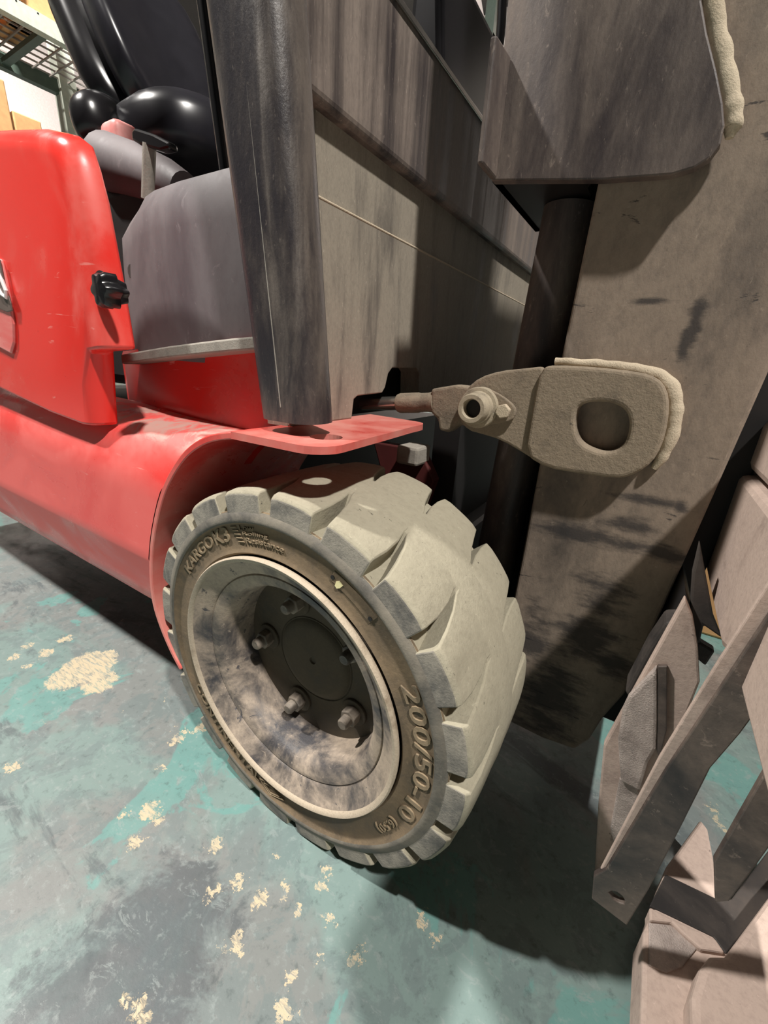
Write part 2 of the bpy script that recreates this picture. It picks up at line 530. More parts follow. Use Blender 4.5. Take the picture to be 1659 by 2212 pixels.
for k in range(5):
    a = math.radians(108+72*k)
    c = wp(0.078, a, 0.062)
    bm = bmesh.new()
    prism([c+Vector((math.cos(2*PI*i/6+a)*0.0115, -0.0012, math.sin(2*PI*i/6+a)*0.0115)) for i in range(6)], (0, -0.014, 0), bm)
    nut = link('wheel_nut', bm, 'nut', wheel, bevel=0.0012)
    bm = tube([c, c+Vector((0, -0.0035, 0))], 0.0175, 24)
    link('washer', bm, 'hub', wheel, bevel=0.001)
    bm = tube([c+Vector((0, -0.01, 0)), c+Vector((0, -0.024, 0)), c+Vector((0, -0.026, 0))], [0.0072, 0.0072, 0.0055], 16)
    link('wheel_stud', bm, 'nut', wheel, smooth=40)
# tyre body
prof = [(0.1545, 0.012), (0.158, 0.004), (0.1600, 0.0022), (0.1625, 0.0035), (0.165, 0.0045), (0.182, 0.0045), (0.1905, 0.004), (0.1925, 0.0012), (0.1945, 0.0002), (0.197, 0.0008), (0.2035, 0.0030), (0.2055, 0.006)]
tyre = link('tyre', lathe(prof, 160), 'wall_rubber', wheel, smooth=60)
tyre['label'] = 'brown dusty tyre sidewall'
ring = link('shoulder_band', lathe([(0.1925, 0.0008), (0.1945, -0.0006), (0.197, 0.0000), (0.2035, 0.0020), (0.2050, 0.006)], 160), 'rubber_band', wheel, smooth=60)
NL = 20
PITCH_A = 2*PI/NL
prof = [(0.2045, 0.004), (0.2045, 0.05), (0.2265, 0.066), (0.2285, 0.075), (0.2292, 0.0925), (0.2285, 0.11), (0.2265, 0.119), (0.2045, 0.135), (0.2045, 0.181), (0.16, 0.184), (0.155, 0.17)]
band = link('tread_band', lathe(prof, 160), 'tread', wheel, smooth=35)
band['label'] = 'dusty beige-grey tread'


def lug(ca, side, j):
    """one tread block, from the shoulder to the continuous centre band"""
    bm = bmesh.new()
    yl = [0.0035, 0.0075, 0.026, 0.048, 0.066, 0.076]
    gap = [0.21, 0.21, 0.145, 0.085, 0.035, 0.0]
    skew = [0.0, 0.0, 0.03, 0.10, 0.20, 0.22]
    rt = [0.2225, 0.2262, 0.2278, 0.2284, 0.2286, 0.2284]
    na = 7
    top, bot = [], []
    for y, g, s, r in zip(yl, gap, skew, rt):
        hw = PITCH_A*(0.5-g*0.62)
        yy = y if side == 0 else 0.185-y
        rowt, rowb = [], []
        for i in range(na):
            u = i/(na-1)*2-1
            e = 0.0012 if abs(u) > 0.99 and g > 0.02 else 0.0
            a = ca+s*PITCH_A*(1 if side == 0 else -1)+u*hw
            w = noise.noise(Vector((a*9, yy*60, j*3.1)))*0.0006
            rowt.append(bm.verts.new(wp(r-e+w, a, yy)))
            a2 = ca+s*PITCH_A*(1 if side == 0 else -1)+u*hw*1.07
            rowb.append(bm.verts.new(wp(0.2035, a2, yy-(0.0012 if side == 0 else -0.0012)*(y < 0.005))))
        top.append(rowt)
        bot.append(rowb)
    n = len(yl)
    for k in range(n-1):
        for i in range(na-1):
            bm.faces.new((top[k][i], top[k][i+1], top[k+1][i+1], top[k+1][i]))
        for i in (0, na-1):
            bm.faces.new((top[k][i], top[k+1][i], bot[k+1][i], bot[k][i]))
    for i in range(na-1):
        bm.faces.new((top[0][i], top[0][i+1], bot[0][i+1], bot[0][i])).material_index = 1
        bm.faces.new((top[-1][i], top[-1][i+1], bot[-1][i+1], bot[-1][i]))
    return bm


for side in (0, 1):
    for k in range(NL):
        ca = math.radians(84.2)+k*PITCH_A+(PITCH_A/2 if side else 0)
        if side == 0 and False:
            continue
        link('tread_block', lug(ca, side, k+side*31), 'tread', wheel, smooth=38, bevel=0.0015, seg=2).data.materials.append(MT['lug_side'])


def ring_text(txt, a_start, a_end, r_mid, height, outward=True, y=0.0045, depth=0.0016, m='letter', name='sidewall_lettering', bold=0.0, shear=0.0):
    """letters standing proud on the sidewall, bent round the axle"""
    cu = bpy.data.curves.new('t', 'FONT')
    cu.body = txt
    cu.size = 1
    cu.extrude = 0.5
    cu.offset = bold
    cu.shear = shear
    cu.resolution_u = 3
    ob = bpy.data.objects.new('t', cu)
    COL.objects.link(ob)
    dg = bpy.context.evaluated_depsgraph_get()
    me = bpy.data.meshes.new_from_object(ob.evaluated_get(dg))
    bpy.data.objects.remove(ob)
    bm = bmesh.new()
    bm.from_mesh(me)
    bpy.data.meshes.remove(me)
    xs = [v.co.x for v in bm.verts]
    ys = [v.co.y for v in bm.verts]
    x0, x1, y0, y1 = min(xs), max(xs), min(ys), max(ys)
    for v in bm.verts:
        u = (v.co.x-x0)/(x1-x0)
        w = (v.co.y-y0)/(y1-y0)-0.5
        a = math.radians(a_start+(a_end-a_start)*u)
        r = r_mid+w*height*(1 if outward else -1)
        dz = y-depth if v.co.z > 0 else y+0.001
        v.co = wp(r, a, dz)
    return link(name, bm, m, wheel)


ring_text('KARGO', 148, 123, 0.1815, 0.0135, bold=0.01)
ring_text('K3', 121.5, 112.5, 0.1815, 0.0165, bold=0.012)
ring_text('Low', 106, 99, 0.1868, 0.0052, depth=0.0014)
ring_text('Rolling', 105, 93, 0.1800, 0.0056, depth=0.0014)
ring_text('Resistance', 104, 86, 0.1730, 0.0056, depth=0.0014)
for k_ in range(5):
    rr_ = 0.1885-0.0042*k_
    link('flow_mark', tube([wp(rr_, math.radians(110.5-0.5*k_), 0.0042), wp(rr_-0.0006, math.radians(107.5-0.6*k_), 0.0036)], 0.0009, 6), 'letter', wheel)
ring_text('200/50-10', 29, -23.5, 0.1805, 0.0175, bold=0.012)
ring_text('(6.50)', -28, -39, 0.1770, 0.0125, bold=0.006)
ring_text('CONTINENTAL', -153, -104, 0.1800, 0.0135, outward=False, bold=0.008)
# lozenge mark and the riveted slot plate
bm = bmesh.new()
for q in range(2):
    s = 1-0.35*q
    pts = [wp(0.180+0.011*s*dr, math.radians(-97+7.0*s*da), 0.0032) for dr, da in ((0, -1), (1, -0.1), (0, 1), (-1, 0.1))]
    tube(pts+[pts[0]], 0.0008, 6, bm)
link('lozenge_mark', bm, 'letter', wheel)
pl = []
for i in range(13):
    pl.append(wp(0.1870, math.radians(66.5-17.5*i/12), 0.0036))
for i in range(13):
    pl.append(wp(0.1745, math.radians(49-0+17.5*i/12), 0.0036))
bm = prism(pl, (0, 0.002, 0))
mk = link('sidewall_plate', bm, 'wall_rubber', wheel, bevel=0.0006)
for ad in (66.0, 50.0):
    bm = tube([wp(0.1795, math.radians(ad), 0.0030), wp(0.1795, math.radians(ad), 0.006)], 0.0022, 12)
    link('plate_hole', bm, 'black', wheel)
bm = prism([wp(0.178+dr, math.radians(63.2+da), 0.0030) for dr, da in ((-0.004, 1), (0.001, 1.2), (0.004, 0.4), (0.003, -1.2), (-0.002, -0.8), (-0.005, 0))], (0, 0.001, 0))
link('paint_mark', bm, 'yellow', wheel)

# ---- fender: an arched sheet with a flat front plate
arc = [(-0.196, 0.150), (-0.214, 0.172), (-0.232, 0.205), (-0.242, 0.240), (-0.240, 0.280), (-0.230, 0.322), (-0.212, 0.366), (-0.186, 0.412), (-0.158, 0.446), (-0.126, 0.474), (-0.090, 0.493),
       (-0.05, 0.503), (-0.01, 0.5065), (0.03, 0.5060), (0.062, 0.5035)]
def smooth_curve(P, n=4):
    out = []
    for i in range(len(P)-1):
        p0, p1, p2, p3 = [Vector(P[max(0, min(len(P)-1, i+k))]) for k in (-1, 0, 1, 2)]
        for k in range(n):
            t = k/n
            out.append(tuple(0.5*((2*p1)+(p2-p0)*t+(2*p0-5*p1+4*p2-p3)*t*t+(3*p1-p0-3*p2+p3)*t**3)))
    out.append(tuple(P[-1]))
    return out


ARC_N = 4
arc = smooth_curve(arc, ARC_N)
yin = 0.235
bm = bmesh.new()
th = 0.007
rows = []
hole_c = at(705, 937, 2, 0.5065)
for i, (x, z) in enumerate(arc):
    p0 = Vector(arc[max(i-1, 0)])
    p1 = Vector(arc[min(i+1, len(arc)-1)])
    t = (p1-p0).normalized()
    n = Vector((t.y, -t.x))   # points to the inside of the arch
    rows.append((Vector((x, z)), n))
outer = [(p.x, p.y) for p, n in rows]
inner = [(p.x+n.x*th, p.y+n.y*th) for p, n in rows]
ol = outer[:11*ARC_N+1]
il = inner[:11*ARC_N+1]
prism([(x, 0.0, z) for x, z in ol]+[(x, 0.0, z) for x, z in il[::-1]], (0, yin, 0), bm)
fender = link('fender', bm, 'red_fender', truck, smooth=30, bevel=0.0012)
fender['label'] = 'dusty red fender arch'
# front plate with the round hole
x_a = arc[11*ARC_N][0]
zt = 0.5035
ol2 = [(x_a, 0.0), (0.035, 0.0)]
for k in range(7):
    a = -PI/2+k/6*PI/2
    ol2.append((0.035+0.027*math.cos(a), 0.027+0.027*math.sin(a)))
ol2 += [(0.056, 0.10), (0.049, 0.175)]
for k in range(5):
    a = k/4*PI/2
    ol2.append((0.028+0.02*math.cos(a), 0.20+0.025*math.sin(a)))
ol2 += [(x_a, yin)]
hl = [(hole_c.x+0.0155*math.cos(2*PI*k/24), hole_c.y+0.0155*math.sin(2*PI*k/24)) for k in range(24)]
bm = prism_hole([(x, y, zt) for x, y in ol2], [(x, y, zt) for x, y in hl], (0, 0, -th))
link('fender_plate', bm, 'red_fender', truck, bevel=0.0012)

# ---- sill: long side member whose front end follows the arch
prof = [(0.060, 0.209), (0.036, 0.211), (0.024, 0.218), (0.019, 0.230), (0.0165, 0.242), (0.009, 0.275), (0.0015, 0.306), (0.0, 0.312), (0.000, 0.325), (0.000, 0.34), (0.000, 0.36), (0.000, 0.38), (0.000, 0.40), (0.000, 0.415), (0.004, 0.445), (0.014, 0.466), (0.032, 0.480), (0.060, 0.487), (0.105, 0.490)]
az = [p[1] for p in arc[2:10*ARC_N]]
axx = [p[0] for p in arc[2:10*ARC_N]]
bm = bmesh.new()
cols = []
NX = 24
for (y, z) in prof:
    xe = float(np.interp(z, az, axx))-0.001
    rise = 0.0
    cols.append([bm.verts.new((-1.5+(xe+1.5)*(k/NX)**0.6, y, z+(0.022*max(0, (-(-1.5+(xe+1.5)*(k/NX)**0.6)-0.25)) if z > 0.4 else 0))) for k in range(NX+1)])
for A, B in zip(cols, cols[1:]):
    for k in range(NX):
        bm.faces.new((A[k], A[k+1], B[k+1], B[k]))
sill = link('side_sill', bm, 'red_sill', truck, smooth=50)
sill['label'] = 'dust-faded red chassis sill'
link('chassis', box((-1.5, 0.062, 0.21), (-0.27, 0.95, 0.43)), 'black', truck)
link('front_axle', box((-0.09, 0.19, 0.13), (0.09, 0.95, 0.34)), 'black', truck, bevel=0.01)
# red panel between sill and step
crv = [(-0.62, 0.20), (-0.436, 0.110), (-0.37, 0.101), (-0.30, 0.093), (-0.22, 0.085), (-0.185, 0.082), (-0.165, 0.081), (-0.15, 0.080), (-0.13, 0.079), (-0.10, 0.078), (-0.065, 0.085), (-0.055, 0.14)]
bm = bmesh.new()
zlo, zhi = 0.43, 0.572


def skirt(crv, z0, z1, bm, off=0.0, lean=0.0):
    z0f = lambda x: max(z0, float(np.interp(x, [q[0] for q in arc[4*ARC_N:]], [q[1] for q in arc[4*ARC_N:]]))-0.003) if x > -0.22 else z0
    A = [bm.verts.new((x, y-off, z0f(x))) for x, y in crv]
    B = [bm.verts.new((x, y-off+lean, z1(x) if callable(z1) else z1)) for x, y in crv]
    A2 = [bm.verts.new((x+0.01, y+0.03, z0f(x))) for x, y in crv]
    B2 = [bm.verts.new((x+0.01, y+0.03+lean, z1(x) if callable(z1) else z1)) for x, y in crv]
    for k in range(len(crv)-1):
        bm.faces.new((A[k], A[k+1], B[k+1], B[k]))
        bm.faces.new((B[k], B[k+1], B2[k+1], B2[k]))
        bm.faces.new((A[k], A2[k], A2[k+1], A[k+1]))
        bm.faces.new((A2[k], B2[k], B2[k+1], A2[k+1]))
    for k in (0, len(crv)-1):
        bm.faces.new((A[k], B[k], B2[k], A2[k]))
    return bm


link('lower_side_panel', skirt(crv, 0.43, lambda x: 0.574+0.07*(x+0.33), bm), 'red_low', truck, smooth=40)
# grey step strip
bm = bmesh.new()
crs = [(-0.372, 0.073), (-0.34, 0.068), (-0.29, 0.060), (-0.22, 0.050), (-0.15, 0.047), (-0.10, 0.047), (-0.062, 0.052), (-0.055, 0.10)]
A, B, A2, B2 = [], [], [], []
for x, y in crs:
    zt_ = 0.5648+0.092*(x+0.345)
    A.append(bm.verts.new((x, y, zt_-0.0125)))
    B.append(bm.verts.new((x, y, zt_)))
    B2.append(bm.verts.new((x, y+0.06, zt_+0.001)))
    A2.append(bm.verts.new((x, y+0.06, zt_-0.0125)))
for k in range(len(crs)-1):
    for P, Q in ((A, B), (B, B2), (B2, A2), (A2, A)):
        bm.faces.new((P[k], P[k+1], Q[k+1], Q[k]))
bm.faces.new((A[0], B[0], B2[0], A2[0]))
bm.faces.new((A[-1], B[-1], B2[-1], A2[-1]))
link('step_strip', bm, 'strip', truck, smooth=40, bevel=0.002)
# grey wrap-round dash cover
crc = [(-0.412, 0.20), (-0.408, 0.118), (-0.396, 0.107), (-0.352, 0.096), (-0.325, 0.091), (-0.30, 0.088), (-0.24, 0.083), (-0.18, 0.083), (-0.12, 0.083), (-0.075, 0.09), (-0.06, 0.14)]
bm = bmesh.new()
NZ = 8
rows = []
for k in range(NZ+1):
    u = k/NZ
    row = []
    for x, y in crc:
        ztop = 0.757-0.020*max(0, min(1, (-0.318-x)/0.055))
        z = 0.56+(ztop-0.56)*min(u, 0.985)
        yo = y+0.006*u-0.004*math.sin(PI*u)
        if u == 1:
            yo += 0.012
            z = ztop
        row.append(bm.verts.new((x+0.0, yo, z)))
    rows.append(row)
rows.append([bm.verts.new((x+0.01, y+0.08, 0.757-0.020*max(0, min(1, (-0.318-x)/0.055))+0.004)) for x, y in crc])
for A, B in zip(rows, rows[1:]):
    for k in range(len(crc)-1):
        bm.faces.new((A[k], A[k+1], B[k+1], B[k]))
cover = link('dash_side_cover', bm, 'cover', truck, smooth=40)
cover['label'] = 'grey plastic curved cover'
p = at(293, 588, 1, 0.105)
bm = tube([p+Vector((0, 0.01, 0)), p+Vector((0, -0.006, 0))], 0.010, 10)
link('latch_screw', bm, 'dark', cover, bevel=0.001)

# ---- hood
hp = ats([(0, 291), (60, 288), (130, 287), (180, 298), (205, 318), (222, 370), (240, 440), (270, 600), (296, 755), (248, 760), (252, 840), (257, 917), (230, 913), (160, 888), (80, 852), (0, 815)], 1, 0.024)
hp = hp+[Vector((-1.0, 0.024, 0.525)), Vector((-1.42, 0.024, 0.535)), Vector((-1.42, 0.024, 0.825)), Vector((-0.9, 0.024, 0.83))]
bm = prism(hp, (0, -0.030, 0))
hood = link('battery_hood', bm, 'red', truck, smooth=60)
b = hood.modifiers.new('bevel', 'BEVEL')
b.width = 0.004
b.segments = 3
b.limit_method = 'ANGLE'
b.angle_limit = math.radians(40)
# round the top of the hood
me = hood.data
bmt = bmesh.new()
bmt.from_mesh(me)
te = [e for e in bmt.edges if all(abs(v.co.y+0.006) < 1e-5 for v in e.verts) and (e.verts[0].co+e.verts[1].co).x/2 > -0.31 or (e.verts[0].co+e.verts[1].co).z/2 > 0.745 and all(abs(v.co.y+0.006) < 1e-5 for v in e.verts)]
big = [e for e in te if (e.verts[0].co+e.verts[1].co).z/2 > 0.60]
bmesh.ops.bevel(bmt, geom=big, offset=0.026, segments=6, affect='EDGES', profile=0.5)
low = [e for e in bmt.edges if all(abs(v.co.y+0.006) < 1e-5 and -0.34 < v.co.x < -0.2 and v.co.z < 0.585 for v in e.verts) and abs(e.verts[0].co.z-e.verts[1].co.z) > abs(e.verts[0].co.x-e.verts[1].co.x)]
bmesh.ops.bevel(bmt, geom=low, offset=0.022, segments=5, affect='EDGES', profile=0.5)
bmt.to_mesh(me)
bmt.free()
for q in me.polygons:
    q.use_smooth = True
me.set_sharp_from_angle(angle=math.radians(50))
# pocket with badge at the left edge
pk = ats([(-200, 480), (0, 560), (14, 620), (28, 700), (29, 740), (22, 764), (0, 752), (-200, 640)], 1, -0.0095)
link('recess_panel', prism(pk, (0, 0.004, 0)), 'pink', hood, bevel=0.002)
pk = ats([(-150, 520), (-2, 560), (8, 610), (22, 655), (25, 672), (14, 674), (0, 668), (-150, 610)], 1, -0.0115)
bd = link('badge', prism(pk, (0, 0.002, 0)), 'plate', hood, bevel=0.001)
bm = tube(ats([(-30, 560), (-8, 580), (4, 605), (13, 628), (14, 643), (4, 636), (-6, 618), (-20, 600)], 1, -0.0125), 0.0024, 8)
link('badge_letter', bm, 'white', hood)
# hood knob in its round opening
kc = at(222, 622, 1, -0.007)
bm = tube([kc+Vector((0, 0.0, 0)), kc+Vector((0, -0.0012, 0))], 0.016, 28)
link('knob_opening', bm, 'black', hood)
kb = bmesh.new()
lob = []
for k in range(48):
    a = 2*PI*k/48
    r = 0.0150+0.0022*math.cos(6*a)
    lob.append((r*math.cos(a), r*math.sin(a)))
kc2 = at(236, 629, 1, -0.021)
rings = []
for dy, s in ((0.014, 0.6), (0.006, 0.75), (0.004, 1), (-0.006, 1.0), (-0.010, 0.85), (-0.011, 0.4)):
    rings.append([kb.verts.new(kc2+Vector((x*s, dy, z*s))) for x, z in lob])
for A, B in zip(rings, rings[1:]):
    for k in range(48):
        kb.faces.new((A[k], B[k], B[(k+1) % 48], A[(k+1) % 48]))
kb.faces.new(rings[0][::-1])
kb.faces.new(rings[-1])
link('hood_knob', kb, 'gloss', hood, smooth=50)

# ---- front guard pillar (leans back)
def rrect(cx, cy, hx, hy, r, n=5):
    out = []
    for qx, qy, a0 in ((1, 1, 0), (-1, 1, 90), (-1, -1, 180), (1, -1, 270)):
        for k in range(n+1):
            a = math.radians(a0+90*k/n)
            out.append((cx+qx*(hx-r)+r*math.cos(a), cy+qy*(hy-r)+r*math.sin(a)))
    return out


PY = 0.045
pb0, pb1 = at(578, 905, 1, PY), at(703, 918, 1, PY)
pt0, pt1 = at(460, 0, 1, PY), at(640, 0, 1, PY)
bm = bmesh.new()
PZ = pb1.z
hb, ht = (pb1.x-pb0.x)/2-0.004, (pt1.x-pt0.x)/2-0.004
lo_ = [bm.verts.new((x, y, PZ)) for x, y in rrect((pb0.x+pb1.x)/2, PY+0.004, hb, 0.024, 0.020)]
zt2 = 1.9
k2 = (zt2-PZ)/((pt0.z+pt1.z)/2-PZ)
xb, xt = (pb0.x+pb1.x)/2, (pt0.x+pt1.x)/2
hb, ht = (pb1.x-pb0.x)/2-0.004, (pt1.x-pt0.x)/2-0.004
hi_ = [bm.verts.new((x, y, zt2)) for x, y in rrect(xb+(xt-xb)*k2, PY+0.004, hb+(ht-hb)*k2, 0.026, 0.024)]
n = len(lo_)
for i in range(n):
    bm.faces.new((lo_[i], lo_[(i+1) % n], hi_[(i+1) % n], hi_[i]))
bm.faces.new(lo_[::-1])
bm.faces.new(hi_)
pil = link('guard_pillar', bm, 'pillar', truck, smooth=40)
sm0, sm1 = at(607, 880, 1, PY-0.0195), at(527, 120, 1, PY-0.0195)
link('dust_seam', tube([sm0, sm1, sm1+(sm1-sm0)*0.4], 0.0009, 6), 'strip', pil)
pil['label'] = 'scuffed black front guard pillar on the fender'
# opposite pillar
g0, g1 = at(1044, 250, 1, 0.88), at(1012, 60, 1, 0.88)
bm = tube([g0+(g0-g1)*0.8, g0, g1, g1+(g1-g0)*3], 0.036, 18)
o = link('guard_pillar', bm, 'greypost', truck, smooth=40)
o['label'] = 'light grey far guard pillar'

# ---- cowl
bm = prism([(-0.04, 0.065, 0.503), (-0.04, 0.174, 0.503), (-0.04, 0.178, 0.527), (-0.04, 0.186, 0.531), (-0.04, 0.243, 0.533), (-0.04, 0.250, 0.540), (-0.04, 0.256, 0.558), (-0.04, 0.266, 0.566), (-0.04, 0.335, 0.567),
            (-0.04, 0.346, 0.560), (-0.04, 0.352, 0.50), (-0.04, 0.95, 0.50), (-0.04, 0.95, 0.792), (-0.04, 0.065, 0.792)], (-0.03, 0, 0))
cowl = link('cowl', bm, 'cowl_low', truck)
cowl['label'] = 'dust-coated lower front cowl'
bm = prism([(-0.037, 0.065, 0.5035), (-0.037, 0.1745, 0.5035), (-0.037, 0.178, 0.527), (-0.037, 0.186, 0.531), (-0.037, 0.243, 0.533), (-0.037, 0.250, 0.540), (-0.037, 0.256, 0.558), (-0.037, 0.266, 0.566), (-0.037, 0.335, 0.567), (-0.037, 0.346, 0.560), (-0.037, 0.352, 0.502),
            (-0.037, 0.95, 0.502), (-0.037, 0.95, 0.720), (-0.037, 0.065, 0.720)], (-0.004, 0, 0))
link('cowl_skin', bm, 'cowl_low', cowl, bevel=0.0015)
bm = tube([(-0.038, 0.065, 0.7200), (-0.038, 0.95, 0.7200)], 0.0017, 8)
link('dust_ridge', bm, 'bead', cowl, smooth=60)
bm = prism([(-0.045, 0.056, 0.787), (-0.033, 0.056, 0.787), (-0.0285, 0.056, 0.789), (-0.027, 0.056, 0.794), (-0.027, 0.056, 0.914), (-0.045, 0.056, 0.914)], (0, 0.90, 0))
up_ = link('cowl_upper', bm, 'cowl', truck, bevel=0.002)
up_['label'] = 'streaked black upper front cowl'
bm = prism([(-0.036, 0.056, 0.912), (-0.024, 0.056, 0.912), (-0.024, 0.056, 0.9185), (-0.036, 0.056, 0.9185)], (0, 0.90, 0))
link('cowl_edge_trim', bm, 'steel', up_, bevel=0.001)
# dark inner wall of the leg well
link('bulkhead', box((-0.22, 0.16, 0.50), (-0.08, 0.95, 0.74)), 'black', truck)
bm = prism([(-0.08, 0.40, 0.86), (-0.055, 0.40, 0.86), (-0.085, 0.40, 1.10), (-0.12, 0.40, 1.12), (-0.14, 0.40, 0.74), (-0.08, 0.40, 0.74)], (0, 0.36, 0))
link('dashboard', bm, 'gloss', truck, bevel=0.01)
# black frame front below the cowl
link('frame_front', box((0.02, 0.30, 0.12), (0.06, 0.95, 0.52)), 'black', truck)
bm = prism([(-0.02, 0.26, 0.36), (0.03, 0.26, 0.36), (0.045, 0.26, 0.42), (0.02, 0.26, 0.46), (-0.06, 0.26, 0.46)], (0, 0.02, 0))
link('frame_gusset', bm, 'darkred', truck, bevel=0.002)
rs = at(878, 985, 1, 0.235)
bm = box(rs-Vector((0.017, 0, 0.013)), rs+Vector((0.017, 0.04, 0.013)))
link('rubber_stop', bm, 'strip', truck, bevel=0.004)

# ---- tilt cylinder
a0, a1 = at(862, 871, 1, 0.257), at(935, 869, 1, 0.257)
ax_ = (a1-a0).normalized()
tc = link('tilt_cylinder', tube([a0-ax_*0.10, a0+ax_*0.002], 0.0095, 16), 'steel', truck, smooth=40)
bm = tube([a0, a0+ax_*0.004, a0+ax_*0.03, a0+ax_*0.034, a0+ax_*0.046, a0+ax_*0.052, a1+ax_*0.004], [0.0125, 0.0135, 0.0135, 0.0125, 0.0125, 0.0135, 0.0135], 20)
link('rod_end_collar', bm, 'bracket', tc, smooth=30)
bm = prism(ats([(930, 840), (985, 831), (1040, 838), (1060, 880), (1030, 925), (990, 918), (968, 935), (948, 930), (944, 905), (930, 893)], 1, 0.246), (0, 0.022, 0))
link('clevis', bm, 'bracket', tc, bevel=0.004, seg=3)

def bead(pts, rads, n=60):
    """an uneven weld run along a path"""
    P, R = [], []
    m_ = len(pts)-1
    for i in range(n+1):
        u = i/n*m_
        k = min(int(u), m_-1)
        f = u-k
        p = pts[k].lerp(pts[k+1], f)
        w = 1+0.16*noise.noise(p*120)
        P.append(p+Vector((noise.noise(p*90+Vector((3, 0, 0))), 0, noise.noise(p*90)))*0.0008)
        R.append((rads[k]*(1-f)+rads[k+1]*f)*w)
    return tube(P, R, 10)


# ---- mast
YM = 0.25
outer_pts = ats([(1290, 400), (1240, 640), (1175, 950), (1130, 1190), (1108, 1300), (1094, 1440), (1100, 1560), (1170, 1595), (1240, 1620), (1272, 1600), (1300, 1555), (1350, 1500), (1500, 1165), (1640, 850), (1700, 715)], 1, YM)
topd = Vector((0.062, 0, 1)).normalized()
pL, pR = outer_pts[0], outer_pts[-1]
poly = [pL+topd*1.1]+outer_pts+[pR+topd*1.2]
mast = link('mast', prism(poly, (0, 0.022, 0)), 'mast', truck, bevel=0.004, seg=3)
mast['label'] = 'dusty black mast rail with scuffed side'
# rear and front flanges of the channel
bm = prism([pL+Vector((0, 0.02, 0))+topd*1.1, outer_pts[4]+Vector((0, 0.02, 0)), outer_pts[4]+Vector((0.02, 0.02, 0)), pL+Vector((0.02, 0.02, 0))+topd*1.1], (0, 0.06, 0))
link('mast_flange', bm, 'mast', mast, bevel=0.003)
# inner rail, hidden deep in shadow
q0 = at(1352, 1500, 1, 0.285)
q1 = at(1640, 850, 1, 0.285)
dirq = (q1-q0).normalized()
w = Vector((0.045, 0, 0))
bm = prism([q0-dirq*0.05-Vector((0.03, 0, 0)), q0-dirq*0.05+w*0.35, q1+dirq*0.9+w, q1+dirq*0.9-Vector((0.03, 0, 0))], (0, 0.07, 0))
link('inner_rail', bm, 'black', mast, bevel=0.003)
# cross members of the mast
link('mast_cross_member', box((0.21, 0.36, 0.12), (0.245, 0.85, 0.30)), 'black', mast, bevel=0.004)
link('mast_back_plate', box((0.235, 0.33, 0.10), (0.255, 0.9, 1.2)), 'black', mast)
link('mast_slit_blackout', box((0.15, 0.352, 0.08), (0.30, 0.362, 1.3)), 'black', mast)  # black sheet added to keep the slit beside the lift cylinder dark
# lift cylinder beside the rail
c0 = at(1160, 790, 1, 0.32)
c1 = at(1222, 500, 1, 0.32)
dl = (c1-c0).normalized()
zcap = at(1060, 390, 1, 0.224).z-0.003
bm = tube([c0-dl*0.45, c0, c0+dl*((zcap-c0.z)/dl.z)], 0.029, 28)
lc = link('lift_cylinder', bm, 'box', mast, smooth=60)
# tilt bracket: flat lug with the pin, then the raised pad with its hole
br = ats([(990, 905), (993, 868), (1008, 838), (1035, 815), (1080, 801), (1130, 796), (1185, 790), (1185, 1016), (1140, 985), (1080, 950), (1040, 938), (1010, 930)], 1, 0.234)
bk = link('tilt_bracket', prism(chaikin(br, 1), (0, 0.014, 0)), 'bracket', mast, bevel=0.003, seg=3)
pad = ats([(1166, 793), (1200, 788), (1290, 793), (1380, 803), (1420, 815), (1441, 840), (1447, 880), (1438, 940), (1420, 985), (1395, 1012), (1360, 1030), (1330, 1035), (1250, 1024), (1180, 1012), (1132, 984), (1148, 890)], 1, 0.228)
hole = ats([(1242, 925), (1243, 890), (1255, 873), (1285, 867), (1320, 870), (1345, 880), (1358, 898), (1360, 925), (1352, 955), (1335, 973), (1305, 979), (1270, 968), (1250, 952)], 1, 0.228)
bm = prism_hole(chaikin(pad, 1), chaikin(hole, 2), (0, 0.0215, 0))
bp = link('bracket_pad', bm, 'bracket', mast, bevel=0.006, seg=3)
bm = bead(ats([(1200, 781), (1280, 787), (1370, 797), (1425, 812), (1450, 840), (1458, 885), (1450, 940), (1432, 985), (1412, 1012)], 1, 0.244), [0.004, 0.005, 0.006, 0.007, 0.008, 0.008, 0.007, 0.006, 0.003])
link('weld_bead', bm, 'bead', mast, smooth=60)
# pin, keeper plate, bolt
pc = at(1038, 880, 1, 0.232)
e = Vector((0, -1, 0))
bm = bmesh.new()
rings = []
for r, d in ((0.0235, 0), (0.0235, 0.009), (0.0225, 0.010), (0.0190, 0.0105), (0.0185, 0.016), (0.0172, 0.017), (0.0168, 0.029), (0.0155, 0.031), (0.0112, 0.031), (0.0104, 0.029), (0.0104, 0.018), (0.0001, 0.018)):
    rings.append([bm.verts.new(pc+e*d+Vector((math.cos(2*PI*k/36)*r, 0, math.sin(2*PI*k/36)*r))) for k in range(36)])
for A, B in zip(rings, rings[1:]):
    for k in range(36):
        bm.faces.new((A[k], B[k], B[(k+1) % 36], A[(k+1) % 36]))
link('pivot_pin', bm, 'pin', mast, smooth=35)
bm = tube([pc+e*0.0175, pc+e*0.019], 0.0102, 20)
link('pin_socket', bm, 'black', mast)
kp = ats([(1022, 843), (1050, 838), (1085, 855), (1112, 878), (1114, 893), (1106, 908), (1075, 916), (1040, 918), (1015, 905), (1005, 880)], 1, 0.227)
link('keeper_plate', prism(chaikin(kp, 1), (0, 0.006, 0)), 'bracket', mast, bevel=0.0012)
bc = at(1089, 888, 1, 0.227)
bm = prism([bc+Vector((math.cos(2*PI*k/6+0.3)*0.0085, 0, math.sin(2*PI*k/6+0.3)*0.0085)) for k in range(6)], (0, -0.0075, 0))
